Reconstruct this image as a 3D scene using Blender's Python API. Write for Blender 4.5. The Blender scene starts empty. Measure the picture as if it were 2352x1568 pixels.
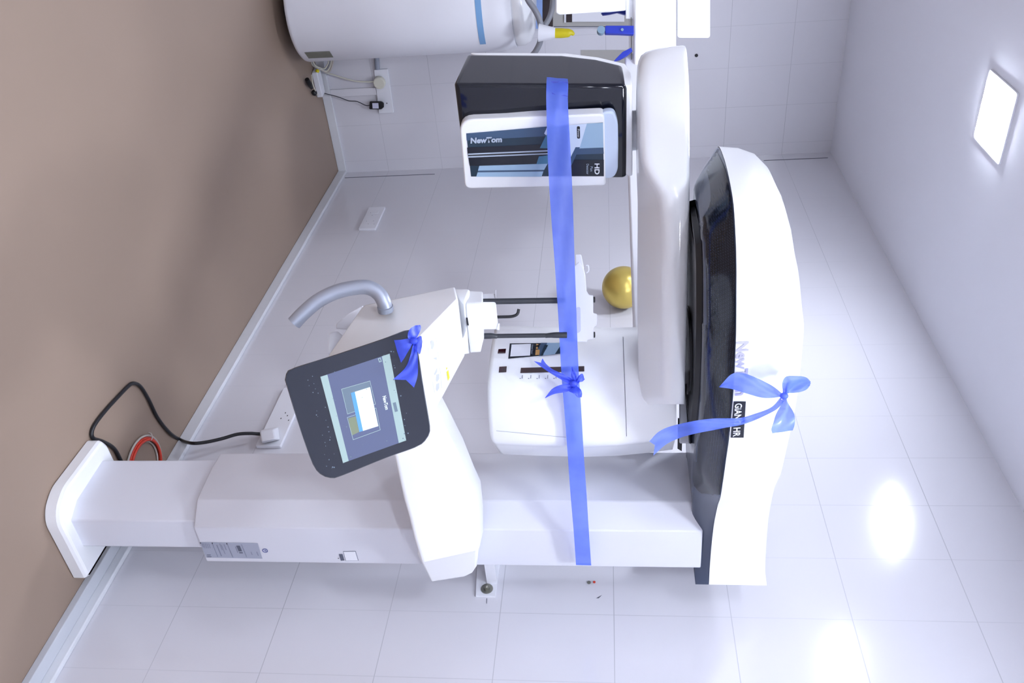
import bpy, bmesh, math
from mathutils import Vector, Matrix
from mathutils.bvhtree import BVHTree

# ------------------------------------------------------------ camera model
F = 1972.44
YAW, PITCH, ROLL = 0.6165, 0.1176, -0.0178
CAM = Vector((4.3183, -1.8936, 1.4931))
H = 2.628
fw = Vector((-math.cos(YAW)*math.cos(PITCH), math.sin(YAW)*math.cos(PITCH), -math.sin(PITCH)))
r0 = Vector((math.sin(YAW), math.cos(YAW), 0))
u0 = r0.cross(fw)
rt = math.cos(ROLL)*r0 + math.sin(ROLL)*u0
up = -math.sin(ROLL)*r0 + math.cos(ROLL)*u0

def ray(x, y): return fw + (x-1176)/F*up + (y-784)/F*rt
def at(x, y, d): return CAM + d*ray(x, y)
def on(x, y, ax, v):
    d = ray(x, y); return CAM + (v-CAM[ax])/d[ax]*d

scene = bpy.context.scene
COL = scene.collection

# ------------------------------------------------------------ materials
def lin(c):
    return tuple(((v/255)/12.92 if v/255 <= .04045 else ((v/255+.055)/1.055)**2.4) for v in c)
MATS = {}
def mat(name, rgb, rough=.5, metal=0, coat=0, emit=None, es=1., noise=0, nscale=6., bump=0, spec=.5):
    m = bpy.data.materials.new(name); m.use_nodes = True
    nt = m.node_tree; b = nt.nodes['Principled BSDF']
    c = lin(rgb)
    b.inputs['Base Color'].default_value = (*c, 1)
    b.inputs['Roughness'].default_value = rough
    b.inputs['Metallic'].default_value = metal
    b.inputs['Coat Weight'].default_value = coat
    b.inputs['Coat Roughness'].default_value = .05
    b.inputs['Specular IOR Level'].default_value = spec
    if emit:
        b.inputs['Emission Color'].default_value = (*lin(emit), 1)
        b.inputs['Emission Strength'].default_value = es
    if noise or bump:
        g = nt.nodes.new('ShaderNodeNewGeometry')
        n = nt.nodes.new('ShaderNodeTexNoise'); n.inputs['Scale'].default_value = nscale
        n.inputs['Detail'].default_value = 4
        nt.links.new(g.outputs['Position'], n.inputs['Vector'])
        if noise:
            r = nt.nodes.new('ShaderNodeMix'); r.data_type = 'RGBA'
            r.inputs[6].default_value = (*[v*(1-noise) for v in c], 1)
            r.inputs[7].default_value = (*[min(1, v*(1+noise)) for v in c], 1)
            nt.links.new(n.outputs['Fac'], r.inputs[0]); nt.links.new(r.outputs[2], b.inputs['Base Color'])
        if bump:
            bp = nt.nodes.new('ShaderNodeBump'); bp.inputs['Strength'].default_value = bump
            bp.inputs['Distance'].default_value = .002
            nt.links.new(n.outputs['Fac'], bp.inputs['Height']); nt.links.new(bp.outputs['Normal'], b.inputs['Normal'])
    MATS[name] = m
    return m

WHITE = mat('white_enamel', (245, 246, 249), .28, coat=.3, noise=.01)
WHITE2 = mat('white_plastic', (236, 237, 244), .4, noise=.01)
COLW = mat('column_white', (226, 227, 236), .35, coat=.2, noise=.01)
DARK = mat('dark_gloss', (15, 18, 29), .06, coat=.25, noise=.05, spec=.4)
DARKB = mat('slate_gloss_band', (74, 83, 104), .18, spec=.35, coat=0, noise=.05)
DARKW = mat('dark_mesh_glass', (24, 28, 40), .12, spec=.3, coat=0, noise=.05)
LENS = mat('slate_blue_gloss', (78, 92, 116), .12, coat=1, noise=.04)
BLACK = mat('black_plastic', (20, 21, 26), .35, noise=.05)
CARBON = mat('carbon_rod', (34, 38, 46), .35, coat=.5, noise=.35, nscale=160)
SILVER = mat('brushed_silver', (176, 182, 196), .45, metal=.6, noise=.03, nscale=40)
STEEL = mat('zinc_steel', (150, 150, 140), .35, metal=.8, noise=.1, nscale=80)
GOLD = mat('gold_foil', (212, 188, 100), .3, metal=.65, noise=.03)
PAINT = mat('ceiling_paint', (236, 237, 246), .8, noise=.02, nscale=2.)
ROOMW = mat('plain_wall_paint', (225, 224, 230), .8, noise=.02, nscale=2.)
SKIRT = mat('skirting_tile', (224, 226, 231), .3, noise=.04, nscale=12)
SKIRTD = mat('skirting_grey', (202, 205, 212), .35, noise=.04, nscale=12)
CREAM = mat('cream_plastic', (222, 220, 205), .45, noise=.02)
GREYP = mat('grey_plastic', (150, 156, 170), .4, noise=.04)
HOSE = mat('grey_rubber', (140, 142, 150), .4, noise=.05)
BLUE = mat('royal_blue_plastic', (20, 45, 165), .35, noise=.05)
PALEB = mat('pale_blue_plastic', (122, 168, 214), .4, noise=.03)
GREYB = mat('grey_blue_plastic', (120, 145, 165), .4, noise=.03)
YELLOW = mat('yellow_plastic', (228, 212, 20), .4, noise=.04)
BROWN = mat('dark_brown_wood', (48, 36, 38), .5, noise=.2)
BEIGE = mat('beige_board', (206, 204, 206), .5, noise=.02)
BEIGED = mat('beige_frame', (178, 176, 172), .5, noise=.03)
STICK = mat('grey_sticker', (164, 168, 184), .5, noise=.03)
INK = mat('grey_ink', (92, 96, 112), .6, noise=.03)
INKD = mat('dark_ink', (30, 32, 44), .6, noise=.03)
INKL = mat('pale_ink', (132, 136, 154), .6, noise=.03)
OLIVE = mat('olive_sticker', (122, 122, 112), .6, noise=.1, nscale=40)
RED = mat('red_cable', (214, 62, 42), .4, noise=.08)
TIE = mat('white_cable', (196, 188, 180), .5, noise=.05)
WIN = mat('dark_red_window', (46, 14, 20), .1, coat=1, noise=.3, nscale=60)
LAV = mat('lavender_chrome', (184, 182, 222), .3, metal=.3, noise=.03)
TXTW = mat('white_print', (235, 238, 245), .5, noise=.01)
TXTG = mat('silver_print', (176, 188, 206), .5, noise=.01)
NAVY = mat('navy_badge', (19, 23, 38), .3, noise=.03)
YEL2 = mat('yellow_sticker', (240, 228, 60), .5, noise=.02)
KEY = mat('pale_grey_key', (206, 208, 228), .5, noise=.02)
SHELLB = mat('ice_blue_plastic', (205, 218, 240), .2, coat=.5, noise=.01)
LBLUE = mat('label_light_blue', (158, 188, 214), .3, noise=.02)
LMID = mat('label_steel_blue', (60, 84, 114), .3, noise=.02)
LTEAL = mat('label_teal', (28, 50, 68), .3, noise=.03)
LDARK = mat('label_dark', (17, 23, 37), .25, noise=.03)
LWHT = mat('label_ice', (214, 226, 244), .3, noise=.01)
SCRBG = mat('screen_slate', (60, 68, 96), .12, emit=(106, 114, 146), es=.6, noise=.03)
SCRBAR = mat('screen_mint', (110, 128, 130), .2, emit=(184, 210, 214), es=.55, noise=.01)
SCRW = mat('screen_white', (200, 215, 215), .2, emit=(222, 238, 238), es=.55, noise=.01)
SCRB = mat('screen_blue', (60, 110, 170), .2, emit=(110, 178, 240), es=.6, noise=.01)
SCRG = mat('screen_grey', (96, 112, 128), .2, emit=(112, 128, 140), es=.35, noise=.05)
SCRO = mat('screen_olive', (110, 120, 100), .2, emit=(140, 150, 128), es=.35, noise=.05)
BEZEL = mat('tablet_bezel', (36, 41, 54), .12, coat=.2, noise=.04)
PLASTF = mat('orange_print', (196, 150, 90), .5, noise=.2, nscale=200)
LAMP = mat('lamp_diffuser', (255, 255, 255), .5, emit=(232, 240, 255), es=150.)
SCUFF = mat('scuff_grey', (92, 94, 108), .6, noise=.05)

def dots(m, c1, c2, scale, ins):
    nt = m.node_tree; b = nt.nodes['Principled BSDF']
    g = nt.nodes.new('ShaderNodeNewGeometry'); v = nt.nodes.new('ShaderNodeTexVoronoi'); v.inputs['Scale'].default_value = scale
    v.inputs['Randomness'].default_value = 0
    nt.links.new(g.outputs['Position'], v.inputs['Vector'])
    l = nt.nodes.new('ShaderNodeMath'); l.operation = 'LESS_THAN'; l.inputs[1].default_value = ins
    nt.links.new(v.outputs['Distance'], l.inputs[0])
    mx = nt.nodes.new('ShaderNodeMix'); mx.data_type = 'RGBA'
    mx.inputs[6].default_value = (*lin(c1), 1); mx.inputs[7].default_value = (*lin(c2), 1)
    nt.links.new(l.outputs[0], mx.inputs[0]); nt.links.new(mx.outputs[2], b.inputs['Base Color'])
dots(DARKW, (24, 28, 40), (46, 54, 70), 260, .35)

def ribbon_mat(name, rgb, tr=.22):
    m = bpy.data.materials.new(name); m.use_nodes = True
    nt = m.node_tree; nt.nodes.clear()
    o = nt.nodes.new('ShaderNodeOutputMaterial')
    d = nt.nodes.new('ShaderNodeBsdfDiffuse'); t = nt.nodes.new('ShaderNodeBsdfTranslucent')
    s = nt.nodes.new('ShaderNodeBsdfTransparent'); g = nt.nodes.new('ShaderNodeBsdfGlossy')
    c = (*lin(rgb), 1)
    g.inputs['Roughness'].default_value = .35
    s.inputs['Color'].default_value = (.55, .62, 1, 1)
    geo = nt.nodes.new('ShaderNodeNewGeometry'); n = nt.nodes.new('ShaderNodeTexNoise')
    n.inputs['Scale'].default_value = 30; nt.links.new(geo.outputs['Position'], n.inputs['Vector'])
    mx = nt.nodes.new('ShaderNodeMix'); mx.data_type = 'RGBA'
    mx.inputs[6].default_value = (c[0]*.8, c[1]*.8, c[2]*.92, 1); mx.inputs[7].default_value = (c[0]*1.25, c[1]*1.2, min(1, c[2]*1.1), 1)
    nt.links.new(n.outputs['Fac'], mx.inputs[0])
    nt.links.new(mx.outputs[2], d.inputs['Color']); nt.links.new(mx.outputs[2], t.inputs['Color'])
    m1 = nt.nodes.new('ShaderNodeMixShader'); m1.inputs[0].default_value = .35
    m2 = nt.nodes.new('ShaderNodeMixShader'); m2.inputs[0].default_value = tr
    m3 = nt.nodes.new('ShaderNodeMixShader'); m3.inputs[0].default_value = .05
    nt.links.new(d.outputs[0], m1.inputs[1]); nt.links.new(t.outputs[0], m1.inputs[2])
    nt.links.new(m1.outputs[0], m3.inputs[1]); nt.links.new(g.outputs[0], m3.inputs[2])
    nt.links.new(m3.outputs[0], m2.inputs[1]); nt.links.new(s.outputs[0], m2.inputs[2])
    nt.links.new(m2.outputs[0], o.inputs[0])
    return m
ORG = ribbon_mat('blue_organza', (106, 136, 255), .22)
ORGD = ribbon_mat('blue_satin', (84, 108, 255), .08)
TAPE = ribbon_mat('clear_tape', (170, 170, 235), .75)

def tile_mat(name, ax, off, w, z0, base=(222, 221, 228)):
    m = mat(name, base, .13, coat=.0, bump=.06, nscale=3.2)
    nt = m.node_tree; b = nt.nodes['Principled BSDF']
    g = nt.nodes.new('ShaderNodeNewGeometry'); sp = nt.nodes.new('ShaderNodeSeparateXYZ')
    nt.links.new(g.outputs['Position'], sp.inputs[0])
    def M(op, a, bb=None):
        n = nt.nodes.new('ShaderNodeMath'); n.operation = op
        for i, v in enumerate((a, bb)):
            if v is None: continue
            if isinstance(v, (int, float)): n.inputs[i].default_value = v
            else: nt.links.new(v, n.inputs[i])
        return n.outputs[0]
    def line(src, o, ww, hw):
        a = M('DIVIDE', M('ADD', src, 50*ww-o), ww)
        f = M('FRACT', a); d = M('MINIMUM', f, M('SUBTRACT', 1., f))
        return M('LESS_THAN', M('MULTIPLY', d, ww), hw)
    l1 = line(sp.outputs[ax], off, w, .0011); l2 = line(sp.outputs[2], z0, .3, .0011)
    mk = M('MAXIMUM', M('MULTIPLY', l1, .6), l2)
    # grout is faint in places
    n = nt.nodes.new('ShaderNodeTexNoise'); n.inputs['Scale'].default_value = 2.3
    nt.links.new(g.outputs['Position'], n.inputs['Vector'])
    k = M('MULTIPLY', mk, M('ADD', M('MULTIPLY', n.outputs['Fac'], 1.1), .15))
    mx = nt.nodes.new('ShaderNodeMix'); mx.data_type = 'RGBA'
    mx.inputs[6].default_value = (*lin(base), 1); mx.inputs[7].default_value = (*lin((172, 172, 180)), 1)
    nt.links.new(k, mx.inputs[0]); nt.links.new(mx.outputs[2], b.inputs['Base Color'])
    r = M('ADD', M('MULTIPLY', mk, .5), .13); nt.links.new(r, b.inputs['Roughness'])
    return m
TILER = tile_mat('white_wall_tiles_right', 0, 2.8905, .1975, .2817)
TILEL = tile_mat('white_wall_tiles_left', 1, -.0637, .2019, .2817)
FLOORM = mat('tan_vinyl_floor', (154, 134, 119), .42, noise=.07, nscale=1.6, bump=.03, spec=.35)

# ------------------------------------------------------------ mesh helpers
def link(name, me, m, parent=None, smooth=None, bevel=0, seg=3, solid=0):
    o = bpy.data.objects.new(name, me); COL.objects.link(o)
    if m is not None and not me.materials: me.materials.append(m)
    if smooth is not None:
        me.polygons.foreach_set('use_smooth', [True]*len(me.polygons))
        me.set_sharp_from_angle(angle=math.radians(smooth))
    if solid:
        md = o.modifiers.new('s', 'SOLIDIFY'); md.thickness = solid; md.offset = 0
    if bevel:
        md = o.modifiers.new('b', 'BEVEL'); md.width = bevel; md.segments = seg
        md.limit_method = 'ANGLE'; md.angle_limit = math.radians(28)
        md.harden_normals = False
        me.polygons.foreach_set('use_smooth', [True]*len(me.polygons))
        me.set_sharp_from_angle(angle=math.radians(32))
    if parent: o.parent = parent
    return o

def pmesh(name, vs, fs):
    me = bpy.data.meshes.new(name); me.from_pydata([tuple(v) for v in vs], [], fs); me.update()
    return me
def fix(me):
    bm = bmesh.new(); bm.from_mesh(me); bmesh.ops.recalc_face_normals(bm, faces=bm.faces); bm.to_mesh(me); bm.free()
    return me

def thing(name, label, cat, loc=(0, 0, 0), group=None):
    o = bpy.data.objects.new(name, None); COL.objects.link(o); o.empty_display_size = .05
    tag(o, label, cat, group); return o
def tag(o, label, cat, group=None):
    o['label'] = label; o['category'] = cat
    if group: o['group'] = group
    return o
def struct(o): o['kind'] = 'structure'; return o

def loft(name, rings, m, parent=None, smooth=40, bevel=0, caps=(1, 1), closed=True, mats=None):
    n = len(rings[0]); vs = [v for r in rings for v in r]; fs = []
    for i in range(len(rings)-1):
        for j in range(n if closed else n-1):
            k = (j+1) % n
            fs.append((i*n+j, i*n+k, (i+1)*n+k, (i+1)*n+j))
    if caps[0]: fs.append(tuple(range(n-1, -1, -1)))
    if caps[1]: fs.append(tuple(range((len(rings)-1)*n, len(rings)*n)))
    me = fix(pmesh(name, vs, fs)) if closed else pmesh(name, vs, fs)
    return link(name, me, m, parent, smooth, bevel)

def prism(name, poly, dvec, m, parent=None, bevel=0, smooth=30):
    return loft(name, [poly, [Vector(p)+Vector(dvec) for p in poly]], m, parent, smooth, bevel)

def box(name, lo, hi, m, parent=None, bevel=0):
    (a, b, c), (d, e, f) = lo, hi
    poly = [Vector(v) for v in ((a, b, c), (d, b, c), (d, e, c), (a, e, c))]
    return prism(name, poly, (0, 0, f-c), m, parent, bevel)

def hull(name, pts, m, parent=None, bevel=0, seg=3):
    bm = bmesh.new()
    for p in pts: bm.verts.new(p)
    r = bmesh.ops.convex_hull(bm, input=bm.verts)
    bmesh.ops.delete(bm, geom=list({g for g in r['geom_interior']+r['geom_unused'] if isinstance(g, bmesh.types.BMVert)}), context='VERTS')
    bmesh.ops.dissolve_limit(bm, angle_limit=math.radians(4), verts=bm.verts, edges=bm.edges)
    bmesh.ops.recalc_face_normals(bm, faces=bm.faces)
    me = bpy.data.meshes.new(name); bm.to_mesh(me); bm.free()
    return link(name, me, m, parent, None if bevel else 20, bevel, seg)

def crom(pts, n):
    P = [Vector(p) for p in pts]
    if len(P) == 2: return [P[0].lerp(P[1], i/(n-1)) for i in range(n)]
    L = [0]
    for a, b in zip(P, P[1:]): L.append(L[-1]+(b-a).length)
    out = []
    Q = [P[0]*2-P[1]]+P+[P[-1]*2-P[-2]]
    for i in range(n):
        s = L[-1]*i/(n-1); k = 0
        while k < len(P)-2 and s > L[k+1]: k += 1
        t = (s-L[k])/max(1e-9, L[k+1]-L[k]); a, b, c, d = Q[k:k+4]
        out.append(.5*((2*b)+(c-a)*t+(2*a-5*b+4*c-d)*t*t+(3*b-3*c+d-a)*t*t*t))
    return out

def tube(name, pts, rad, m, parent=None, n=None, seg=12, smooth=60, cap=True):
    P = crom(pts, n or len(pts)*8)
    R = rad if isinstance(rad, (list, tuple)) else [rad, rad]
    rings = []; nrm = None
    for i, p in enumerate(P):
        t = (P[min(i+1, len(P)-1)]-P[max(i-1, 0)]).normalized()
        if nrm is None:
            nrm = t.orthogonal().normalized()
        nrm = (nrm-t*nrm.dot(t)).normalized(); b = t.cross(nrm)
        q = i/(len(P)-1)*(len(R)-1); k = min(int(q), len(R)-2); rr = R[k]+(R[k+1]-R[k])*(q-k)
        rings.append([p+rr*(math.cos(a)*nrm+math.sin(a)*b) for a in [2*math.pi*j/seg for j in range(seg)]])
    return loft(name, rings, m, parent, smooth, caps=(cap, cap))

def cyl(name, c, axis, r, h, m, parent=None, seg=32, bevel=0, r2=None):
    axis = Vector(axis).normalized(); c = Vector(c)
    a = axis.orthogonal().normalized(); b = axis.cross(a)
    def ring(cc, rr): return [cc+rr*(math.cos(t)*a+math.sin(t)*b) for t in [2*math.pi*i/seg for i in range(seg)]]
    return loft(name, [ring(c, r), ring(c+axis*h, r if r2 is None else r2)], m, parent, 40, bevel)

def sphere(name, c, r, m, parent=None, sc=(1, 1, 1), seg=48):
    bm = bmesh.new(); bmesh.ops.create_uvsphere(bm, u_segments=seg, v_segments=seg//2, radius=r)
    for v in bm.verts: v.co = Vector(c)+Vector((v.co.x*sc[0], v.co.y*sc[1], v.co.z*sc[2]))
    me = bpy.data.meshes.new(name); bm.to_mesh(me); bm.free()
    return link(name, me, m, parent, 80)

def rpoly(pts, rad, seg=5):
    """round the corners of a planar 3-D polygon"""
    out = []; n = len(pts)
    for i in range(n):
        r = rad[i] if isinstance(rad, (list, tuple)) else rad
        p = Vector(pts[i]); a = Vector(pts[i-1])-p; b = Vector(pts[(i+1) % n])-p
        if r <= 0: out.append(p); continue
        k = min(r, a.length*.48, b.length*.48)
        s = p+a.normalized()*k; e = p+b.normalized()*k
        for j in range(seg+1):
            t = j/seg; out.append((1-t)**2*s+2*t*(1-t)*p+t*t*e)
    return out

def inset(poly, d):
    """move a closed horizontal outline inwards by d (number or list)"""
    n = len(poly); A = sum(poly[i].x*poly[(i+1) % n].y-poly[(i+1) % n].x*poly[i].y for i in range(n))
    s = 1 if A > 0 else -1; out = []
    for i in range(n):
        t = (poly[(i+1) % n]-poly[i-1]); t.z = 0; t.normalize()
        dd = d[i] if isinstance(d, (list, tuple)) else d
        out.append(poly[i]+Vector((-t.y, t.x, 0))*s*dd)
    return out

# surfaces for stickers: function (x, y) -> point, normal
def plane_surf(p, n):
    p = Vector(p); n = Vector(n).normalized()
    def f(x, y):
        d = ray(x, y); return CAM+d*((p-CAM).dot(n)/d.dot(n)), n
    return f
def mesh_surf(objs, strict=False):
    vs, fs = [], []
    for o in (objs if isinstance(objs, list) else [objs]):
        k = len(vs); vs += [v.co.copy() for v in o.data.vertices]; fs += [[i+k for i in p.vertices] for p in o.data.polygons]
    t = BVHTree.FromPolygons(vs, fs)
    last = [None]
    def f(x, y):
        d = ray(x, y).normalized(); h = t.ray_cast(CAM, d)
        if h[0] is None:
            if strict or last[0] is None: return None
            return plane_surf(*last[0])(x, y)
        n = h[1]
        if n.dot(d) > 0: n = -n
        last[0] = (h[0], n)
        return h[0], n
    return f
def lift(surf, x, y, off):
    p, n = surf(x, y); return p+n*off

def sticker(name, corners, surf, m, parent=None, off=.0012, nx=4, ny=4, smooth=None):
    a, b, c, d = [Vector((*q, 0)) for q in corners]
    vs, fs = [], []
    for i in range(nx+1):
        for j in range(ny+1):
            q = a.lerp(b, i/nx).lerp(d.lerp(c, i/nx), j/ny); vs.append(lift(surf, q.x, q.y, off))
    for i in range(nx):
        for j in range(ny):
            k = i*(ny+1)+j; fs.append((k, k+1, k+ny+2, k+ny+1))
    return link(name, pmesh(name, vs, fs), m, parent, smooth)
def stickers(name, quads, surf, m, parent=None, off=.0014):
    vs, fs = [], []
    for q in quads:
        k = len(vs); vs += [lift(surf, x, y, off) for x, y in q]; fs.append(tuple(range(k, k+len(q))))
    return link(name, pmesh(name, vs, fs), m, parent)

def text(name, s, o, ex, ey, surf, m, parent=None, off=.002, width=None, bold=0.0, spacing=1.):
    c = bpy.data.curves.new('txt', 'FONT'); c.body = s; c.size = 1; c.resolution_u = 3; c.offset = bold
    c.space_character = spacing
    t = bpy.data.objects.new('txt', c); COL.objects.link(t)
    bpy.context.view_layer.update()
    me = bpy.data.meshes.new_from_object(t.evaluated_get(bpy.context.evaluated_depsgraph_get()))
    bpy.data.objects.remove(t); bpy.data.curves.remove(c)
    xs = [v.co.x for v in me.vertices]; w = max(xs)-min(xs); x0 = min(xs)
    ys = [v.co.y for v in me.vertices]; h = max(v for v in ys)
    for v in me.vertices:
        a = (v.co.x-x0)/w; b = v.co.y/h
        v.co = lift(surf, o[0]+a*ex[0]+b*ey[0], o[1]+a*ex[1]+b*ey[1], off)
    me.name = name
    return link(name, me, m, parent)

def strip(name, A, B, m, parent=None, n=28, k=6, notch=0, pucker=.004, dd=0, ends=0):
    """ribbon between two edge lines given as (x, y, depth)"""
    a = crom([at(x, y, d) for x, y, d in A], n); b = crom([at(x, y, d) for x, y, d in B], n)
    vs, fs = [], []
    for i in range(n):
        for j in range(k+1):
            t = j/k; p = a[i].lerp(b[i], t)
            w = math.sin(t*math.pi*3+i*.35)*pucker*(1-.7*i/n)
            p = p-fw*w
            if notch and i > n-6:
                q = (i-(n-6))/5; back = a[n-6].lerp(b[n-6], t)-a[n-1].lerp(b[n-1], t)
                p = p+back*notch*q*(1-abs(2*t-1))
            vs.append(p)
    for i in range(n-1):
        for j in range(k):
            q = i*(k+1)+j; fs.append((q, q+1, q+k+2, q+k+1))
    return link(name, pmesh(name, vs, fs), m, parent, 80)

# ------------------------------------------------------------ the room
XE, YE = 6.2, -4.2
struct(box('floor', (-.15, YE-.15, -.1), (XE+.15, .15, 0), FLOORM))
struct(box('ceiling', (-.15, YE-.15, H), (XE+.15, .15, H+.1), PAINT))
struct(box('wall_left', (-.15, YE-.15, 0), (0, .15, H), TILEL))
struct(box('wall_right', (0, 0, 0), (XE, .15, H), TILER))
struct(box('wall_rear', (0, YE-.15, 0), (XE, YE, H), ROOMW))
# wall behind the camera with a window opening
wz0, wz1, wy0, wy1 = 0.9, 2.2, -3.6, -1.2
me_parts = []
def boxes_mesh(name, bs):
    vs, fs = [], []
    for (a, b, c), (d, e, f) in bs:
        k = len(vs)
        vs += [(a, b, c), (d, b, c), (d, e, c), (a, e, c), (a, b, f), (d, b, f), (d, e, f), (a, e, f)]
        fs += [tuple(k+i for i in q) for q in ((3, 2, 1, 0), (4, 5, 6, 7), (0, 1, 5, 4), (1, 2, 6, 5), (2, 3, 7, 6), (3, 0, 4, 7))]
    return pmesh(name, vs, fs)
struct(box('wall_near', (XE, YE, 0), (XE+.15, 0, H), ROOMW))
# skirting
struct(box('baseboard_right', (0.012, -.017, 0), (XE, -.0005, .046), SKIRT, bevel=.003))
struct(box('baseboard_left', (0.0005, YE, 0), (.014, -.0005, .046), SKIRT, bevel=.003))
struct(box('trim_1', (2.62, -.058, 0), (XE, -.0175, .021), SKIRTD, bevel=.002))
gap = struct(box('trim_2', (.068, -.0012, .05), (.073, .004, .55), SCUFF))
gap2 = struct(box('trim_3', (.068, -.0012, 2.28), (.073, .004, 2.60), SCUFF))

# ------------------------------------------------------------ ceiling lamps
def lamp(x0, x1, y0, y1, label, first=False):
    t = thing('ceiling_light', label, 'light', group='square ceiling lights')
    z = H-.0005
    fr = rpoly([Vector((x0-.012, y0-.012, z)), Vector((x1+.012, y0-.012, z)), Vector((x1+.012, y1+.012, z)), Vector((x0-.012, y1+.012, z))], .01)
    prism('frame', fr, (0, 0, -.006), WHITE2, t)
    df = rpoly([Vector((x0, y0, z-.0065)), Vector((x1, y0, z-.0065)), Vector((x1, y1, z-.0065)), Vector((x0, y1, z-.0065))], .015)
    prism('diffuser', df, (0, 0, -.003), LAMP, t)
    return t
lamp(1.66, 1.85, -.955, -.765, 'small glowing square ceiling light above the far corner')
for q, lb in (((1.50, 1.69, -2.15, -1.96), 'glowing square ceiling light left of the camera'),
              ((3.6, 3.79, -.955, -.765), 'added out-of-view square fill light over the right-hand wall'),  # from here down: unseen lamps added as fill for camera-facing sides
              ((3.6, 3.79, -2.15, -1.96), 'added out-of-view square fill light above the camera'),
              ((5.2, 5.39, -.955, -.765), 'added out-of-view square fill light behind the camera near right wall'),
              ((5.2, 5.39, -2.15, -1.96), 'added out-of-view square fill light directly behind the camera'),
              ((3.6, 3.79, -3.35, -3.16), 'added out-of-view square fill light near the rear wall, left'),
              ((5.2, 5.39, -3.35, -3.16), 'added out-of-view square fill light near the rear corner')):
    lamp(*q, lb)

# ------------------------------------------------------------ the X-ray machine
MA = thing('dental_xray_machine', 'large white panoramic dental x-ray machine with dark-banded overhead arm, standing against tiled wall', 'x-ray machine')

# base plate
bp = [Vector(v) for v in ((2.588, -.10, 0), (2.588, -.330, 0), (2.602, -.362, 0), (2.800, -.368, 0), (2.850, -.345, 0), (2.874, -.310, 0), (2.880, -.10, 0))]
bp = rpoly(bp, [.004, .012, .012, .02, .02, .02, .004], 3)
def lv(poly, z, ins): return [Vector((v.x, v.y, z)) for v in inset(poly, ins)]
loft('base_plate', [lv(bp, 0, .004), lv(bp, .004, 0), lv(bp, .034, 0), lv(bp, .042, .004), lv(bp, .046, .010)], WHITE, MA, 25)
# lower mast
lc = [Vector(v) for v in ((2.600, -.10, .0), (2.600, -.25, 0), (2.636, -.313, 0), (2.788, -.309, 0), (2.838, -.285, 0), (2.842, -.188, 0), (2.80, -.165, 0))]
loft('mast', [lv(lc, .03, 0), lv(lc, .55, 0)], COLW, MA, 20, bevel=.004)
# sliding cover of the column
cv = [Vector(v) for v in ((2.610, -.160, 0), (2.610, -.270, 0), (2.630, -.333, 0), (2.694, -.3395, 0), (2.804, -.331, 0), (2.860, -.286, 0), (2.866, -.160, 0))]
COVER = loft('column_cover', [lv(cv, .400, .002), lv(cv, .404, 0), lv(cv, 1.70, 0)], COLW, MA, 20, bevel=.003)
colsurf = mesh_surf(COVER)
box('mast_spine', (2.66, -.162, .45), (2.81, -.10, 1.69), COLW, MA)

# wall bracket
br = thing('wall_bracket', 'white steel bracket bolted to the tiled wall right of the column', 'bracket')
brp = [on(x, y, 1, -.003) for x, y in ((1093, 1369), (1138, 1371), (1148, 1290), (1150, 1240), (1098, 1240), (1097, 1290))]
prism('bracket_plate', [p+Vector((0, -.004, 0)) for p in brp], (0, .0065, 0), WHITE2, br)
wc = on(1118.5, 1352, 1, -.0075)
cyl('washer', wc, (0, -1, 0), .0165, .002, STEEL, br)
cyl('bolt', wc+Vector((0, -.002, 0)), (0, -1, 0), .0085, .007, STEEL, br, seg=6)
sphere('bolt_tip', wc+Vector((0, -.009, 0)), .005, STEEL, br, seg=16)
box('bracket_arm', (2.70, -.158, 1.137), (2.80, -.0032, 1.165), WHITE2, br)
for nm, x, y, r, m_, lb in (('wall_anchor', 1353, 1338, .0052, STEEL, 'dark metal wall plug in tile right of the column'), ('wall_anchor', 1365, 1337, .0035, RED, 'small reddish wall plug beside the dark metal one'),
                            ('wall_anchor', 0, 0, .012, BLACK, '')):
    if x: tag(cyl(nm, on(x, y, 1, 0), (0, -1, 0), r, .003, m_, None, seg=16, bevel=.0008), lb, 'wall plug')
tag(cyl('wall_anchor', on(1599.5, 127, 0, 0), (1, 0, 0), .008, .004, BLACK, None, seg=20), 'black round hole plug in the left wall above the detector', 'wall plug')
s = plane_surf((0, 0, 0), (0, -1, 0))
tag(stickers('wall_scratch', [[(1369, 1374), (1376, 1370), (1383, 1366), (1377, 1372), (1375, 1374)]], s, SCUFF, off=.0008), 'short dark scratch on tile below the metal wall plugs', 'scratch')
tag(stickers('wall_scratch', [[(1117.5, 1374), (1119, 1374), (1118.5, 1386), (1117.2, 1386)]], s, SCUFF, off=.0008), 'thin pencil line on the tile beside the bracket bolt', 'scratch')

# head (overhead arm)
bnd = [(1628, 1342), (1630, 1300), (1634, 1250), (1640, 1200), (1648, 1160), (1655, 1138), (1661, 1100), (1668, 1050), (1675, 1000), (1684, 900), (1690, 780), (1691, 690), (1691, 600), (1688, 520), (1683, 460), (1672, 400), (1661, 360), (1650, 338)]
HZ = 1.72
R = [on(x, y, 2, HZ) for x, y in bnd]
CX = 2.735
Lf = [Vector((2*CX-p.x, p.y, HZ)) for p in R if p.y > -1.08]
Lf = [p for p in Lf if not (p.x > 2.53 and p.y < -.9)] if False else Lf
plan = crom(R[:-1]+[R[-1], Vector((2.535, -1.115, HZ)), Vector((2.515, -1.05, HZ))], 90) + crom([Vector((2.50, -.98, HZ))]+[p for p in reversed(Lf) if p.y > -.93], 40)
nose = [max(0, min(1, (-p.y-.95)/.2)) for p in plan]
back = [max(0, min(1, (p.y+.42)/.30)) for p in plan]
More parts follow.
